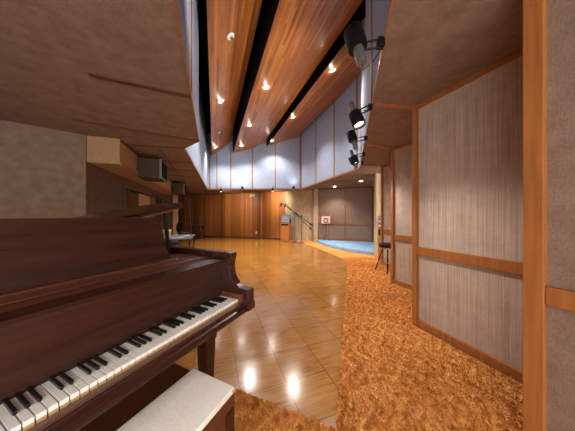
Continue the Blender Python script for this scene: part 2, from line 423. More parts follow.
# ---------------------------------------------------------------- right wall: three stepped bays
def bay(p, L, rail=True, cloth='bay'):
    """p = far end; cloth wall runs from p towards the camera along the room axis"""
    p = Vector(p); d = Vector((SA, -CA)); q = p+d*L
    wall('wall_right', p, q, 0, H, M[cloth], .1, 1)
    J = Vector((CA, SA))
    trim(p, p+d*.055, 0, H, M['trim'], .04, -1, 0)                     # end post
    s = p+d*.056
    trim(s, q, .0, .085, M['trim'], .03, -1)
    trim(s, q, .84, .935, M['trim'], .025, -1)
    trim(s, q, H-.05, H, M['trim'], .025, -1)
    return q
b1 = bay((1.525, 2.44), 1.24)
b2 = bay((2.04, 3.96), 1.2)
b3 = bay((2.485, 5.36), 1.14)
def jog(p, q): wall('wall_right', p, q, 0, H, M['bay'], .08, 1)
J = Vector((CA, SA))
jog(Vector((1.50, 2.44))+J*.93, Vector((1.50, 2.44))+J*.1)
jog(Vector((2.015, 3.96))+J*.93, Vector((2.015, 3.96))+J*.1)
# bay beside the camera, outside the photograph's strip
p0 = Vector((1.33, 1.13)); wall('wall_right', p0, p0+Vector((SA, -CA))*2.4, 0, H, M['soffit'], .1, 1)
trim(p0, p0+Vector((SA, -CA))*.075, 0, H, M['trim'], .04, -1)
jog(p0+J*.8, p0+J*.1)
trim(p0+Vector((SA, -CA))*.076, p0+Vector((SA, -CA))*2.3, 0, .085, M['trim'], .03, -1)
trim(p0+Vector((SA, -CA))*.076, p0+Vector((SA, -CA))*2.3, .84, .935, M['trim'], .025, -1)
# ---------------------------------------------------------------- back walls
BW = (-6.9, 13.1)
E0, E1 = Vector((-4.50, 12.62)), Vector((-.22, 10.98))
wall('wall_back', (-7.3, 12.95), E0, 0, H, M['wallwood'], .1, 1)
wall('wall_back', E0, E1, 0, H, M['wallwood'], .1, 1)
T0 = Vector((-.20, 10.97)); T1 = Vector((1.28, 10.38))
wall('wall_back', T0, T1, 0, H, M['beige'], .1, 1)
post(T0+(T1-T0).normalized()*.03, T1-T0, .14, 0, H, M['trim'], .03)
trim(E0, E1, 0, .05, M['trimdark'], .015)
trim((-7.3, 12.95), E0, 0, .05, M['trimdark'], .015)
# square columns at the stage mouth
col = MB().box((-.10, -.12, 0), (.10, .12, H), .01).build('square_column', M['beige'], None, False, (1.415, 9.96, 0), -.35)
tag(col, 'tan wood-grained square column left of the blue stage', 'column')
col = MB().box((-.035, -.06, 0), (.035, .1, H), .008).build('square_column', M['beige'], None, False, (2.75, 6.30, 0), -.1)
tag(col, 'tan wood-grained square column right of the blue stage', 'column')
# stage back wall
G0, G1 = Vector((1.2, 10.09)), Vector((4.75, 8.80))
wall('wall_stage', G0, G1, 0, H, M['taupe'], .1, 1)
trim(G0, G1, .12, .20, M['trim'], .02); trim(G0, G1, .87, .955, M['trim'], .025); trim(G0, G1, H-.04, H, M['trimdark'], .02)
post(ray_hit(345, G0, G1), G1-G0, .05, .2, H-.04, M['trim'], .025)
post(ray_hit(372.5, G0, G1), G1-G0, .05, .2, H-.04, M['trimdark'], .025)
wall('wall_stage', G1, (4.3, 6.1), 0, H, M['taupe'], .1, 1)
wall('wall_right', (4.3, 6.1), (2.86, 6.40), 0, H, M['taupe'], .08, -1) if False else wall('wall_right', (4.3, 6.52), (2.785, 6.37), 0, H, M['beige'], .08, 1)
st = [(1.42, 9.80), (1.45, 9.3), (1.57, 8.7), (1.78, 8.0), (2.05, 7.4), (2.4, 6.95), (2.75, 6.62), (2.9, 6.47), (4.1, 6.6), (4.62, 8.78), (1.5, 9.93)]
stage = MB().prism(st, .014, .125, .012).build('stage_platform', M['bluecarpet'])
tag(stage, 'low curved stage covered in light blue carpet in the alcove', 'stage')
# wooden board with poster between column and third bay
b = MB().box((-.06, 0, 0), (.075, .03, 1.2), .004).build('trim_%d' % (TN[0]+1), M['trim'], None, False, (2.65, 5.80, 0), -.2); TN[0] += 1; b['kind'] = 'structure'
o = thing('notice_board', 'small pale notice board on the narrow wood panel behind the stool', 'notice', (2.635, 5.785, 0), -.2)
MB().box((-.055, -.012, .95), (.06, .0, 1.28), .003).build('board', M['paper'], o)
for i in range(4): MB().box((-.04, -.015, 1.0+i*.06), (.045, -.0125, 1.03+i*.06)).build('notice_sheet', M['greyblue'] if i % 2 else M['white'], o)
o = MB().box((-.035, -.03, .74), (.04, 0, .90), .006).build('wall_box', M['blackmetal'], None, False, (2.635, 5.785, 0), -.2)
tag(o, 'small black box on the wood panel below the notice board', 'box')
# ---------------------------------------------------------------- left side
def RW(v, t): return R2(v, t)
wall('wall_left', RW(-1.95, 4.2), RW(-1.95, 14.6), 0, H, M['darkwall'], .1, 1)
wall('wall_left', RW(-2.9, 3.85), RW(-1.95, 4.2), 0, H, M['soffit'], .1, 1)
wall('wall_left', RW(-2.9, -1.6), RW(-2.9, 3.85), 0, H, M['soffit'], .1, 1)
# bulkhead above the control room window, its lower rail
blk = MB().prism([VT(*RW(-1.94, 4.2)), VT(*RW(-1.50, 4.2)), VT(*RW(-1.50, 9.6)), VT(*RW(-1.94, 9.6))], 2.17, H-.002)
def tanboard():
    m = wood('tan_bulkhead', (.34, .19, .085), (.42, .25, .12), 1, .5, .1); return m
M['tan'] = tanboard()
struct(blk, 'wall_left', M['tan'], (0, 0, 0), ANG)
trim(RW(-1.50, 4.2), RW(-1.50, 9.62), 2.14, 2.20, M['trim'], .03, -1)
trim(RW(-1.50, 4.2), RW(-1.50, 9.62), 2.55, 2.59, M['trimdark'], .02, -1)
def window():
    a, b = RW(-1.95, 5.6), RW(-1.95, 9.2); d = (b-a); L = d.length
    o = MB().box((0, -.04, 1.0), (L, -.01, 1.05)).box((0, -.04, 1.95), (L, -.01, 2.0)).box((0, -.04, 1.05), (.05, -.01, 1.95)).box((L-.05, -.04, 1.05), (L, -.01, 1.95)).build('window_1', M['trimdark'], None, False, (a.x, a.y, 0), math.atan2(d.y, d.x))
    o['kind'] = 'structure'
    MB().box((.05, -.02, 1.05), (L-.05, -.012, 1.95)).build('glass_pane', M['glass'], o)
window()
# end post of the bulkhead and pale wall piece
struct(MB().box((-1.62, 9.62, 0), (-1.45, 9.78, 2.45), .006), 'trim_%d' % (TN[0]+1), M['tan'], (0, 0, 0), ANG); TN[0] += 1
struct(MB().box((-1.945, 6.6, 1.05), (-1.90, 7.5, 1.9), .006), 'trim_%d' % (TN[0]+1), M['tan'], (0, 0, 0), ANG); TN[0] += 1
def speaker(v, t, L, z0, z1, label, dep=.42):
    """front face at v, facing the room"""
    o = thing('wall_loudspeaker', label, 'loudspeaker', (*RW(v, t), 0), ANG, 'loudspeakers on the left bulkhead')
    MB().box((-dep, -L/2, z0), (-.03, L/2, z1), .006).build('cabinet', M['spkside'], o)
    MB().box((-.03, -L/2+.02, z0+.02), (0, L/2-.02, z1-.02), .008).build('grille', M['grille'], o)
    MB().box((-.03, -L/2, z0), (.006, -L/2+.02, z1)).box((-.03, L/2-.02, z0), (.006, L/2, z1)).box((-.03, -L/2+.02, z0), (.006, L/2-.02, z0+.02)).box((-.03, -L/2+.02, z1-.02), (.006, L/2-.02, z1)).build('face_frame', M['greymetal'], o)
    MB().box((-dep/2-.03, -.03, z1), (-dep/2+.03, .03, H-.013)).build('bracket', M['blackmetal'], o)
speaker(-1.06, 5.30, .62, 2.10, 2.50, 'large walnut loudspeaker with black grille, the nearer of the two on the left bulkhead', .44)
speaker(-1.06, 8.85, .62, 2.12, 2.50, 'smaller looking walnut loudspeaker farther along the left bulkhead, near the back wall', .42)
# ---------------------------------------------------------------- recessed ceiling lights
def downlight(loc, nrm, label, group, p, r=.05, ang=95):
    o = thing('recessed_downlight', label, 'ceiling light', loc, 0, group); n = Vector(nrm).normalized()
    MB().lathe([(r*1.5, -.001), (r*1.5, .006), (r*1.02, .012), (r*1.02, .004), (r*1.0, 0)], (0, 0, 0), n, 24, False).build('trim_ring', M['white'], o, True)
    MB().lathe([(r*.98, 0), (r*.98, .006), (r*.4, .009)], (0, 0, 0), n, 20).build('lens', M['bulb'], o, True)
    s = spot('downlight_lamp', Vector(loc)+n*.02, Vector(loc)+n*.02+Vector((0, 0, -1)), p, ang, .7, (1, .93, .86), .045)
    pl = bpy.data.lights.new('flare_helper', 'POINT'); pl.energy = p*.007; pl.color = (1, .88, .72); pl.shadow_soft_size = .03  # added point lamp below the lens, imitates flare around it on the ceiling
    q = bpy.data.objects.new('flare_helper', pl); C.objects.link(q); q.location = Vector(loc)+n*.07; return o
gl = 'downlights in the wood ceiling'
def ceil_pt(px, py, prof):
    # intersect the bearing with the strip
    for v100 in range(int(prof[0][0]*K*1000)+2, int(prof[-1][0]*K*1000)):
        v = v100/1000; z, sl = zat(prof, v); Y = (z-EYE)*F/(CY-py); X = (px-CX)/F*Y
        if VT(X, Y)[0] <= v+.0005 and abs(VT(X, Y)[0]-v) < .01: return Vector((X, Y, z)), sl
    v = (prof[0][0]+prof[1][0])/2*K; z, sl = zat(prof, v); Y = (z-EYE)*F/(CY-py); return Vector((*R2(v, VT((px-CX)/F*Y, Y)[1]), z)), sl
for px, py, pr, lb in ((221, 101, P1, 'bright round downlight in the left wood ceiling strip, the nearer of its two'),
                       (215.5, 147, P1, 'bright round downlight at the back end of the left wood ceiling strip'),
                       (266, 87, P2, 'round downlight in the middle wood ceiling strip, nearest the camera of its three'),
                       (249.5, 125, P2, 'round downlight in the middle wood ceiling strip, centre one of its three'),
                       (241.5, 145.5, P2, 'round downlight at the back end of the middle wood ceiling strip'),
                       (332, 70, P3, 'round downlight in the right wood ceiling strip, beside the large track spotlight'),
                       (293, 117, P3, 'round downlight in the right wood ceiling strip, centre one of its three'),
                       (272, 140.5, P3, 'round downlight at the back end of the right wood ceiling strip')):
    loc, sl = ceil_pt(px, py, pr); nv = Vector((sl*CA, sl*SA, -1)).normalized()
    downlight(loc+nv*.003, nv, lb, gl, P_DOWN*.85, .06, 125)
for px, py, lb in ((334.6, 186.3, 'round downlight in the low soffit over the stage, left one'), (361, 181, 'round downlight in the low soffit over the stage, right one')):
    q = sp(px, py); downlight((q.x, q.y, H-.004), (0, 0, -1), lb, 'downlights over the stage', P_STAGE, .06, 120)
# white ceiling discs
loc, sl = ceil_pt(230.5, 36, P1); nv = Vector((sl*CA, sl*SA, -1)).normalized()
o = thing('smoke_detector', 'white round ceiling fitting with small metal centre on the left wood strip', 'ceiling fitting', loc)
MB().lathe([(.075, 0), (.075, .012), (.062, .022), (.03, .026)], (0, 0, 0), nv, 28).build('disc', M['white'], o, True)
MB().lathe([(.028, .022), (.028, .045), (.018, .055), (.018, .075)], (0, 0, 0), nv, 16).build('nozzle', M['silver'], o, True)
loc, sl = ceil_pt(219.5, 132.5, P1); nv = Vector((sl*CA, sl*SA, -1)).normalized()
o = thing('sprinkler_head', 'small white sprinkler on the left wood strip between its two downlights', 'sprinkler', loc)
MB().lathe([(.07, 0), (.06, .012)], (0, 0, 0), nv, 20).build('plate', M['white'], o, True)
MB().lathe([(.015, .01), (.015, .04), (.04, .045), (.04, .05)], (0, 0, 0), nv, 16).build('nozzle', M['silver'], o, True)
# ---------------------------------------------------------------- track spotlights on the right edge of the well
gt = 'track spotlights on the right edge of the well'
def track(label, head, tail, face, brk, lit, p, s=1., up=None):
    """face = opening end, tail = back of the lamp tube, brk = wall bracket"""
    face, tail, brk = Vector(face), Vector(tail), Vector(brk)
    ax = (face-tail).normalized(); L = (face-tail).length
    o = thing('track_spotlight', label, 'spotlight', brk, 0, gt); O = brk
    hb = tail+ax*L*.45
    MB().lathe([(.030*s, 0), (.061*s, .006), (.064*s, .02), (.064*s, L*.55-.004), (.061*s, L*.55), (.052*s, L*.55), (.05*s, L*.55-.03), (.01, L*.55-.035)], hb-O, ax, 28).build('housing', M['blackmetal'], o, True)
    MB().lathe([(.02*s, 0), (.031*s, .001), (.033*s, .01), (.033*s, L*.47)], tail-O, ax, 24).build('lamp_tube', M['silver'], o, True)
    MB().lathe([(.049*s, L*.55-.03), (.03*s, L*.55-.024)], hb-O, ax, 20).build('lens', M['bulbsoft'] if lit else M['grille'], o, True)
    mid = tail+ax*L*.5
    side = (brk-mid).normalized(); perp = Vector((0, 0, 1)).cross(side).normalized()
    for sg in (.03, -.03):
        MB().tube([brk-O+Vector((0, 0, sg)), mid-O+side*.035*s+Vector((0, 0, sg*.9)), mid-O+Vector((0, 0, sg*.3))], .0075, 8).build('arm', M['blackmetal'], o, True)
    MB().box(Vector((-.024, -.024, -.034)), Vector((.024, .024, .034)), .006, Matrix.Translation(-side*.01)).build('bracket', M['blackmetal'], o)
    MB().tube([brk-O+Vector((0, 0, -.03)), (brk-O)*.5+(tail-O)*.5+Vector((0, 0, -.07)), tail-O+Vector((.0, 0, -.045)), tail-O+Vector((0, 0, 0))], .0035, 6).build('cable', M['blackmetal'], o, True)
    if p: spot('track_lamp', face+ax*.02, face+ax*.5+Vector((-.4, .35, 0) if ax.z > 0 else (0, 0, 0)), p, 85, .9, (1, .95, .9), .05)
    return o
track('largest and nearest track spotlight, its wide black head pointing up at the ceiling', None, at(362.3, 64, 1.48), at(353, 31, 1.54), at(382, 43, 1.5), False, P_TRACK, 1.12)
track('second nearest track spotlight, nickel tube on top and lit black head pointing down', None, at(350.5, 103.5, 2.35), at(359.5, 125.5, 2.25), at(370.5, 107, 2.37), True, P_TRACK*.6, 1.12)
track('third track spotlight, black head turned up and nickel tube hanging below', None, at(356, 149, 3.25), at(350.5, 132, 3.3), at(366.3, 138, 3.25), False, P_TRACK, 1.12)
track('fourth track spotlight with lit head pointing down at the carpet', None, at(350.8, 150.5, 4.1), at(356, 163.5, 4.05), at(364.0, 154, 4.1), True, P_TRACK*.5, 1.12)
track('farthest track spotlight at the corner of the blue wall, head turned up', None, at(356.5, 168.5, 4.9), at(350.8, 157.5, 4.95), at(362.6, 163, 4.85), False, P_TRACK*.7, 1.12)
# small spots along the lower edge of the back blue wall
gb = 'small spots under the back blue wall'
for px, lb, up in ((222, 'tiny dark spotlight under the back blue wall, leftmost of the four', 0), (243, 'tiny nickel spotlight under the back blue wall with a bright glow above it', 1),
                   (273, 'tiny dark spotlight under the back blue wall, third from the left', 0), (293.5, 'tiny spotlight under the back blue wall nearest the tan wall', 1)):
    p = ray_hit(px, L3, B1); p.y -= .14
    o = thing('wall_spotlight', lb, 'spotlight', (p.x, p.y, H+.02), 0, gb)
    MB().box((-.02, .0, -.01), (.02, .12, .02), .004).build('bracket', M['blackmetal'], o)
    zz = -.10
    MB().lathe([(.05, 0), (.055, .01), (.055, .13)], (0, 0, -.03 if up else -.13), (0, 0, 1), 20).build('housing', M['blackmetal'], o, True)
    MB().lathe([(.032, 0), (.034, .01), (.034, .1)], (0, 0, -.12 if up else 0), (0, 0, 1), 20).build('lamp_tube', M['silver'], o, True)
    MB().lathe([(.045, 0), (.03, .004)], (0, 0, .10 if up else -.134), (0, 0, 1 if up else -1), 16).build('lens', M['bulbsoft'], o, True)
    if up: spot('wash_lamp', (p.x, p.y-.10, H+.14), (p.x, p.y+.16, H+.8), P_WASH, 110, 1, (.95, .95, 1), .05)
    else: spot('wash_lamp', (p.x, p.y, H-.16), (p.x+.25, p.y+1.7, 1.9), P_WASH*14, 95, 1, (1, .86, .66), .04)
# emergency light and outlet on the wood wall
e = ray_hit(253, E0, E1); dE = (E1-E0); rE = math.atan2(dE.y, dE.x)
o = thing('emergency_light', 'small white emergency light high on the redwood back wall', 'light', (e.x, e.y, 2.42), rE)
MB().box((-.17, -.09, -.04), (.17, -.0, .08), .02).build('housing', M['white'], o)
for s in (-1, 1): MB().lathe([(.04, 0), (.05, .04), (.045, .05)], (s*.1, -.09, -.02), (0, -1, -.5), 16).build('lamp_head', M['white'], o, True)
e = ray_hit(256.3, E0, E1)
o = thing('wall_outlet', 'white electrical outlet plate low on the redwood back wall', 'outlet', (e.x, e.y, .33), rE)
MB().box((-.045, -.01, -.065), (.045, 0, .065), .003).build('plate', M['white'], o)
for s in (-1, 1): MB().box((-.018, -.014, s*.03-.018), (.018, -.0095, s*.03+.018), .002).build('socket', M['white'], o)
# ---------------------------------------------------------------- equipment at the tan wall
o = thing('equipment_cabinet', 'narrow orange wood cabinet with a sloped grey control panel at the back', 'cabinet', (-.075, 10.42, .014), -.36)
MB().box((-.22, -.2, 0), (.22, .2, .90), .008).build('body', M['cabwood'], o)
MB().box((-.19, -.212, .06), (.19, -.2, .74), .006).build('door', M['cabwood'], o)
MB().box((-.19, -.214, .78), (.19, -.201, .86), .004).build('slot_panel', M['grille'], o)
mt = Matrix.Translation((0, 0, .80)) @ Matrix.Rotation(math.radians(48), 4, 'X')
pn = MB().box((-.23, 0, -.06), (.23, .44, 0), .008, Matrix.Translation((0, -.14, .915)) @ Matrix.Rotation(math.radians(66), 4, 'X')).build('control_panel', M['greyblue'], o)
MB().box((-.2, -.02, .90), (.2, .18, 1.1), .004).build('panel_support', M['blackmetal'], o)
for i in range(4): MB().box((-.21, .02+i*.105, 0), (.21, .095+i*.105, .012), .002, Matrix.Translation((0, -.14, .915)) @ Matrix.Rotation(math.radians(66), 4, 'X')).build('module', M['greyblue2'], pn)
def boomstand(name, label, base, pole_z, b0, b1, grp=None, micdir=None):
    o = thing(name, label, 'microphone stand', base, 0, grp); O = Vector(base)
    MB().lathe([(.15, 0), (.15, .02), (.12, .035), (.03, .045)], (0, 0, 0), (0, 0, 1), 24).build('base', M['greymetal'], o, True)
    MB().tube([(0, 0, .03), (0, 0, pole_z*.55)], .024, 10).build('lower_pole', M['greymetal'], o, True)
    MB().tube([(0, 0, pole_z*.55), (0, 0, pole_z-O.z)], .016, 10).build('upper_pole', M['greymetal'], o, True)
    MB().lathe([(.025, 0), (.03, .02), (.03, .06), (.02, .08)], (0, 0, pole_z-O.z-.05), (0, 0, 1), 16).build('clamp', M['blackmetal'], o, True)
    b0, b1 = Vector(b0), Vector(b1)
    MB().tube([b0-O, b1-O], .015, 8).build('boom', M['blackmetal'], o, True)
    d = (b1-b0).normalized()
    MB().lathe([(.03, 0), (.038, .02), (.038, .1), (.03, .12)], b1-O-d*.18, d, 14).build('counterweight', M['blackmetal'], o, True)
    m = MB().lathe([(.02, 0), (.032, .04), (.036, .12), (.03, .16), (.01, .18)], b0-O, Vector(micdir or (-.2, -.3, -1)), 14).build('microphone', M['blackmetal'], o, True)
    return o
Yb = 9.95
boomstand('microphone_stand', 'boom microphone stand leaning across the tan wall, the one nearer the wood cabinet', (*at(294.8, 0, Yb).xy, .014), at(0, 213, Yb).z, at(285.5, 204, Yb-.02), at(312, 230, Yb+.05))
boomstand('microphone_stand', 'boom microphone stand against the tan wall, the one nearer the column', (*at(301.5, 0, Yb-.35).xy, .014), at(0, 216, Yb-.3).z, at(281.5, 203, Yb-.35), at(313, 226, Yb-.3))
# music stand on the stage with red cover
p = fl(326.8, 239.8, .125); p = Vector((1.80, 9.52, .125))
o = thing('music_stand', 'thin dark music stand on the blue stage', 'music stand', p, -.35)
MB().tube([(0, 0, .25), (0, 0, .80)], .012, 8).build('pole', M['blackmetal'], o, True)
for k in range(3):
    a = k*2*PI/3+.5; MB().tube([(0, 0, .3), (math.cos(a)*.17, math.sin(a)*.17, .012)], .009, 8).build('leg', M['blackmetal'], o, True)
for sx in (-.16, .16): MB().tube([(sx, -.02, .82), (sx*.6, 0, .15), (sx, 0.02, .01)], .006, 6).build('leg', M['blackmetal'], o, True)
MB().box((-.3, -.09, .77), (.3, .03, .785), .003).build('ledge', M['blackmetal'], o)
MB().box((-.31, .018, .785), (.31, .033, 1.10), .004).build('desk', M['redcase'], o)
q = thing('record_sleeve', 'white picture sleeve with a dark red ring on the music stand', 'picture', (p.x, p.y, p.z+.786), -.35)
MB().box((-.2, -.012, 0), (.2, .010, .35), .003).build('sleeve', M['white'], q)
MB().torus((0, -.013, .165), .095, .026, (0, 1, 0), 24, 6).build('ring_print', M['redcase'], q, True)
for a in range(4):
    MB().box((-.02, -.016, -.02), (.02, -.0115, .02), 0, Matrix.Translation((.115*(-1)**a, 0, .165+(.115 if a > 1 else -.115)))).build('corner_print', M['redcase'], q)
# ---------------------------------------------------------------- bar stool
o = thing('bar_stool', 'round black padded bar stool with splayed legs between the wall bays', 'stool', (2.32, 4.70, .014), .3)
MB().lathe([(.05, 0), (.175, .005), (.188, .02), (.19, .085), (.178, .108), (.12, .12), (.01, .122)], (0, 0, .53), (0, 0, 1), 32).build('seat', M['leather'], o, True)
MB().lathe([(.186, 0), (.19, .006), (.19, .016), (.186, .022)], (0, 0, .532), (0, 0, 1), 32, False).build('seat_band', M['chrome'], o, True)
for k in range(4):
    a = PI/4+k*PI/2; c, s = math.cos(a), math.sin(a)
    l = MB().tube([(c*.10, s*.10, .53), (c*.26, s*.26, .012)], .011, 10).build('leg', M['blackmetal'], o, True)
    MB().lathe([(.016, 0), (.016, .02)], (c*.262, s*.262, 0), (0, 0, 1), 12).build('foot_cap', M['blackmetal'], l, True)
MB().torus((0, 0, .22), .205, .009).build('foot_ring', M['chrome'], o, True)
# ---------------------------------------------------------------- grand piano: local x = towards the treble, y = towards the tail
KA = math.atan2(.905, .425); P0 = Vector((-.338, 1.386, .0))
pn = thing('grand_piano', 'dark mahogany grand piano with its keyboard facing the camera and lid propped low', 'piano', P0, KA)
def pc(mb, name, m, parent=None, smooth=False): return mb.build(name, M[m], parent or pn, smooth)
k1, k0 = .085, -1.305
side = [(k1, .13), (k1, .5), (k1, .78), (.06, .97), (-.02, 1.13), (-.16, 1.25), (-.32, 1.33), (-.46, 1.41), (-.58, 1.52), (-.70, 1.64), (-.86, 1.72), (-1.03, 1.72), (-1.18, 1.64), (-1.27, 1.5), (k0, 1.3), (k0, .8), (k0, .13)]
def inset(P, d):
    out = []
    for i, p in enumerate(P):
        a = Vector(P[i-1]) if i else Vector(p); b = Vector(P[i+1]) if i < len(P)-1 else Vector(p)
        t = (b-a).normalized(); out.append((p[0]-t.y*d, p[1]+t.x*d))
    return out
inn = inset(side, .055)
rim = MB()
pc(rim.prism(side+inn[::-1], .69, 1.018, .004), 'rim', 'piano')
pc(MB().prism(side+inn[::-1], .985, 1.012, .004) if False else MB().prism(inset(side, -.008)+inset(side, .058)[::-1], 1.018, 1.032, .003), 'rim_moulding', 'piano')
pc(MB().prism([(x, max(y, .40)) for x, y in inset(side, .05)][1:-1], .80, .83), 'soundboard', 'gold')
pc(MB().box((k0, -.035, .645), (k1, .20, .70), .006), 'keybed', 'piano')
# stepped front rail below the keys
pc(MB().box((k0+.07, -.034, .70), (.008, -.008, .708), .002), 'key_slip_lip', 'pianored')
pc(MB().prism([(-.012, .65), (-.012, .705), (-.030, .705), (-.034, .69), (-.040, .683), (-.052, .678), (-.060, .67), (-.063, .655), (-.060, .648)], k0, k1, 0, Matrix(((0, 0, 1, 0), (1, 0, 0, 0), (0, 1, 0, 0), (0, 0, 0, 1)))), 'key_slip', 'piano')
prof = [(-.068, .648), (-.068, .785), (-.060, .79), (-.02, .792), (.015, .797), (.045, .812), (.07, .836), (.088, .866), (.097, .90), (.10, .935), (.096, .975), (.085, 1.0), (.085, 1.03), (.16, 1.035), (.30, 1.03), (.30, .648)]
mx = Matrix(((0, 0, 1, 0), (1, 0, 0, 0), (0, 1, 0, 0), (0, 0, 0, 1)))
pc(MB().prism(prof, .028, k1+.008, .006, mx), 'arm', 'piano', None, False)
pc(MB().prism(prof, k0-.008, k0+.06, .006, mx), 'arm', 'piano', None, False)
pc(MB().box((k1-.07, -.075, .648), (k1+.012, -.06, .70), .006), 'arm_foot', 'piano')
pc(MB().box((0.001, -.03, .69), (.0275, .15, .762), .003), 'cheek_block', 'pianored'); pc(MB().box((-1.245, -.03, .69), (-1.226, .15, .762), .003), 'cheek_block', 'pianored')
# keys
wk = MB().box((.0015, 0, .715), (.0220, .155, .730), .0010); me0 = None
kf = MB().box((.0016, -.002, .700), (.0219, .15, .7149))
def link(name, me, x, y=0, z=0, parent=None):
    o = bpy.data.objects.new(name, me); C.objects.link(o); o.parent = parent or pn; o.location = (x, y, z); return o
proto = pc(wk, 'white_key', 'ivory'); proto.location = (-.0235, 0, 0); body = pc(kf, 'key_body', 'keywood', proto)
for i in range(1, 52):
    a = link('white_key', proto.data, -.0235*(i+1)); c = body.copy(); C.objects.link(c); c.parent = a
# from treble: C (alone at the top), B A G F E D C ...
names = 'CBAGFED'
bk = pc(MB().box((-.0048, .056, .728), (.0048, .155, .741), .002), 'black_key', 'ebony'); first = True
for i in range(1, 52):
    nt = names[i % 7]
    if nt in 'AGFDC' and nt != 'x':          # a sharp sits at the treble side of C D F G A
        if i == 51: pass
        x = -.0235*i
        if nt in 'AGFDC':
            if first: bk.location = (x, 0, 0); first = False
            else: link('black_key', bk.data, x)
pc(MB().box((-1.225, .148, .7305), (.0, .154, .733)), 'key_felt', 'pianodark')
# fall board, name rail, top deck
pc(MB().prism([(.150, .728), (.166, .96), (.19, .96), (.19, .72), (.156, .72)], -1.245, .027, 0, mx), 'fallboard', 'piano')
pc(MB().prism([(.125, .958), (.122, .972), (.128, .984), (.205, .990), (.205, .958)], -1.245, .027, 0, mx), 'name_rail', 'piano')
pc(MB().box((-1.245, .21, .962), (.027, .30, .984), .003), 'deck_board', 'pianored')
pc(MB().box((-1.245, .301, .955), (.027, .314, .9835)), 'deck_joint', 'ebony')
pc(MB().box((-1.245, .316, .958), (.027, .62, .990), .003), 'music_shelf', 'pianored')
# music desk: upright panel with flared foot
md = [(-.150, 0), (-.165, .018), (-.185, .05), (-.198, .10), (-.205, .18), (-.212, .295), (-.225, .305), (-1.0, .305), (-1.013, .295), (-1.02, .18), (-1.03, .10), (-1.045, .05), (-1.065, .018), (-1.08, 0)]
mdm = Matrix.Translation((0, .44, .992)) @ Matrix.Rotation(math.radians(-14), 4, 'X') @ Matrix(((1, 0, 0, 0), (0, 0, -1, 0), (0, 1, 0, 0), (0, 0, 0, 1)))
pc(MB().prism(md, -.018, .0, .003, mdm), 'music_desk', 'piano')
pc(MB().box((-1.08, .40, .988), (-.15, .445, 1.0), .003), 'desk_ledge', 'pianored')
# lid: hinged on the bass side, propped at the treble side; front leaf folded back on it
la = math.asin(.328/1.39)
lm = Matrix.Translation((k0, 0, 1.034)) @ Matrix.Rotation(-la, 4, 'Y') @ Matrix.Translation((-k0, 0, 0))
lidp = [(k1+.02, .62), (k1+.02, .78), (.075, .98), (-.01, 1.145), (-.155, 1.265), (-.32, 1.345), (-.45, 1.425), (-.57, 1.535), (-.69, 1.655), (-.86, 1.735), (-1.03, 1.735), (-1.19, 1.655), (-1.285, 1.51), (k0-.015, 1.3), (k0-.015, .62)]
lid = pc(MB().prism(lidp, 0, .02, .005, lm), 'lid', 'piano')
pc(MB().prism([(k1+.02, .625), (k1+.02, .80), (.085, 1.0), (-.01, 1.11), (k0-.01, 1.11), (k0-.01, .625)], .022, .042, .005, lm), 'lid_flap', 'piano', lid)
pc(MB().box((k0, .66, -.012), (k1, .70, 0), .002, lm), 'lid_batten', 'gold', lid)
pc(MB().tube([(.02, .75, .99), (-.02, .74, 1.335)], .016, 10), 'prop_stick', 'pianodark')
def pleg(x, y):
    l = MB()
    for (z0, z1, a, b) in ((.06, .44, .032, .043), (.44, .56, .05, .05), (.56, .646, .052, .066)):
        for q in (0,):
            vs = [l.bm.verts.new((x+sx*r, y+sy*r, z)) for z, r in ((z0, a), (z1, b)) for sx, sy in ((-1, -1), (1, -1), (1, 1), (-1, 1))]
            for f in ((0, 3, 2, 1), (4, 5, 6, 7), (0, 1, 5, 4), (1, 2, 6, 5), (2, 3, 7, 6), (3, 0, 4, 7)): l.bm.faces.new([vs[j] for j in f])
    lo = pc(l, 'leg', 'piano')
    pc(MB().lathe([(.025, 0), (.03, .012), (.03, .045), (.018, .062)], (x, y, .0), (0, 0, 1), 16), 'caster', 'gold', lo, True)
pleg(-.07, .22); pleg(-1.15, .22); pleg(-.85, 1.45)
pc(MB().box((-.69, .40, .16), (-.55, .46, .69), .005), 'pedal_lyre', 'pianodark')
for s in (-.05, 0, .05): pc(MB().box((-.632+s, .27, .10), (-.608+s, .42, .112), .004), 'pedal', 'gold')
pc(MB().box((-.70, .38, .10), (-.54, .48, .17), .005), 'pedal_box', 'pianodark')
# ---------------------------------------------------------------- piano bench
bn = thing('piano_bench', 'piano bench with cream padded top and dark wooden legs below the keyboard', 'bench', P0, KA)
def bc(mb, name, m, parent=None, smooth=False): return mb.build(name, M[m], parent or bn, smooth)
bc(MB().box((-1.16, -.30, .46), (-.392, .13, .52), .004), 'top_board', 'pianored')
def cushion():
    m = MB().box((-1.165, -.305, .521), (-.402, -.05, .550), .008); return m
cu = bc(cushion(), 'cushion', 'cream', None, True)
pp = [(-1.155, -.301, .543), (-.406, -.301, .543), (-.406, -.054, .543), (-1.155, -.054, .543)]
bc(MB().tube(pp+[pp[0]], .0045, 6), 'piping', 'cream', cu, True)
bc(MB().box((-.419, -.310, .530), (-.401, -.303, .543), .001), 'care_tag', 'keywood', cu)
for x, y in ((-.425, -.278), (-.425, .10), (-1.13, -.278), (-1.13, .10)): bc(MB().box((x-.026, y-.026, .002), (x+.026, y+.026, .46), .004), 'leg', 'piano')
bc(MB().box((-1.104, -.30, .37), (-.451, -.275, .46), .003), 'apron', 'pianored'); bc(MB().box((-1.104, .09, .37), (-.451, .11, .46), .003), 'apron', 'pianored')
bc(MB().box((-.44, -.252, .37), (-.415, .074, .46), .003), 'apron', 'piano')
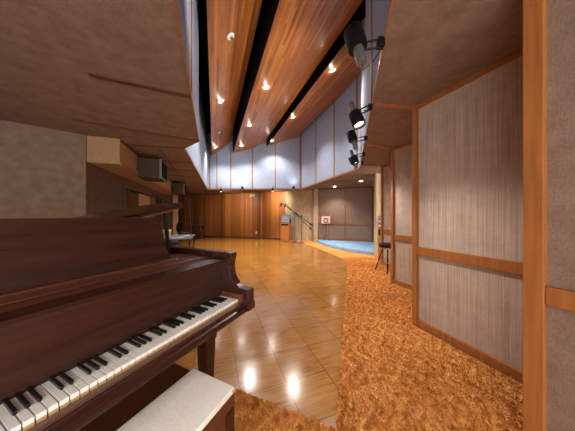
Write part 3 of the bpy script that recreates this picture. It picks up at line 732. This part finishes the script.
# ---------------------------------------------------------------- corner behind the piano
tt = RW(-.82, 5.9)
o = thing('work_table', 'small grey-topped table with papers behind the piano', 'table', (*tt, 0), ANG)
MB().box((-.36, -.62, .72), (.30, .62, .75), .005).build('table_top', M['tabletop'], o)
for x, y in ((-.33, -.58), (.27, -.58), (-.33, .58), (.27, .58)): MB().tube([(x, y, .005), (x, y, .72)], .014, 8).build('leg', M['blackmetal'], o, True)
for i, (x, y, rz, w, h, lab) in enumerate(((.1, .1, .3, .21, .29, 'curled white paper sheet on the grey table, nearest the wood floor'), (-.12, .36, -.4, .21, .29, 'white paper sheet at the back of the grey table'), (-.02, -.25, .1, .28, .21, 'pale paper sheet at the front of the grey table'))):
    q = R2(VT(*tt)[0]+x, VT(*tt)[1]+y)
    mb = MB(); g = [[mb.bm.verts.new(((a/6-.5)*w, (b_/6-.5)*h, .0015+.035*(a/6)**2*(b_/6)+.0)) for b_ in range(7)] for a in range(7)]
    for a in range(6):
        for b_ in range(6): mb.bm.faces.new((g[a][b_], g[a+1][b_], g[a+1][b_+1], g[a][b_+1]))
    tag(mb.build('paper_sheet', M['paper'], None, True, (q.x, q.y, .751), ANG+rz), lab, 'paper', 'papers on the grey table')
q = R2(VT(*tt)[0]+.05, VT(*tt)[1]+.32)
hp = thing('headphones', 'black headphones lying on the papers on the grey table', 'headphones', (q.x, q.y, .825), .6)
MB().torus((0, 0, .0), .085, .008, (.2, 0, 1)).build('headband', M['blackmetal'], hp, True)
for s in (-1, 1): MB().lathe([(.04, 0), (.045, .01), (.045, .03), (.03, .04)], (s*.085, 0, -.03), (0, 0, 1), 16).build('ear_cup', M['blackmetal'], hp, True)
c = R2(-1.12, 6.75)
ch = thing('studio_chair', 'black round-backed chair behind the grey table', 'chair', (*c, 0), -.6)
MB().lathe([(.20, 0), (.22, .02), (.22, .06), (.18, .08)], (0, 0, .44), (0, 0, 1), 24).build('seat', M['leather'], ch, True)
MB().lathe([(.02, 0), (.17, .01), (.20, .035), (.17, .06), (.02, .075)], (0, .22, .95), (0, -1, .12), 28).build('backrest', M['leather'], ch, True)
MB().tube([(0, .1, .46), (0, .24, .6), (0, .22, .85)], .015, 8).build('back_support', M['blackmetal'], ch, True)
MB().tube([(0, 0, .08), (0, 0, .44)], .025, 10).build('column', M['blackmetal'], ch, True)
for k in range(5):
    a = k*2*PI/5; MB().tube([(0, 0, .1), (math.cos(a)*.26, math.sin(a)*.26, .04)], .016, 8).build('leg', M['blackmetal'], ch, True)
    MB().lathe([(.02, 0), (.025, .02), (.02, .04)], (math.cos(a)*.26, math.sin(a)*.26, .002), (0, 0, 1), 10).build('caster', M['blackmetal'], ch, True)
bb = RW(-1.07, 5.62)
bk_ = thing('plastic_tub', 'cream plastic tub on the left end of the grey table', 'tub', (bb.x, bb.y, .7505), ANG)
MB().lathe([(.07, 0), (.085, .17), (.09, .175), (.09, .185), (.08, .185), (.06, .01)], (0, 0, 0), (0, 0, 1), 24).build('tub_body', M['creambox'], bk_, True)
MB().lathe([(.092, .186), (.092, .20), (.08, .205)], (0, 0, 0), (0, 0, 1), 24).build('lid', M['creambox'], bk_, True)
# cable coil hanging on the left wall
cc = R2(-1.945, 7.0)
co_ = MB()
for i in range(5): co_.torus((.03+.008*i, 0, 1.15-.006*i), .14+.006*i, .006, (1, .05*i-.1, 0), 28, 6)
o = co_.build('cable_coil', M['greymetal'], None, True, (cc.x+.0, cc.y, 0), ANG); tag(o, 'grey coiled cable hanging on the left wall below the window', 'cable')
# tall stands before the wood wall at the back left
for (px, py, Y, top, lab) in ((191.5, 236, 11.7, 199, 'tallest thin microphone stand before the redwood wall, boom folded down'), (201.5, 236, 11.9, 216, 'shorter microphone stand before the redwood wall beside the tallest one')):
    p = at(px, py, Y); p.z = 0
    o = thing('tall_microphone_stand', lab, 'microphone stand', p, 0, 'stands before the redwood wall')
    zt = at(px, top, Y).z
    MB().lathe([(.16, 0), (.16, .02), (.13, .04), (.03, .05)], (0, 0, 0), (0, 0, 1), 20).build('base', M['blackmetal'], o, True)
    MB().lathe([(.07, 0), (.07, .012)], (.05, -.10, .04), (0, 0, 1), 16).build('base_cap', M['white'], o, True)
    MB().tube([(0, 0, .04), (-.12, 0, zt)], .026, 8).build('pole', M['greymetal'], o, True)
    MB().tube([(-.12, 0, zt), (-.07, -.05, zt+.03), (.02, -.05, zt-.1), (.13, -.1, .5)], .02, 8).build('boom', M['greymetal'], o, True)
    MB().lathe([(.03, 0), (.04, .02), (.04, .12), (.02, .15)], (-.09, -.02, zt*.45), (0, 0, 1), 12).build('clamp', M['blackmetal'], o, True)
    MB().lathe([(.03, 0), (.045, .03), (.045, .16), (.02, .2)], (.115, -.1, .5), (0, 0, 1), 12).build('microphone', M['blackmetal'], o, True)
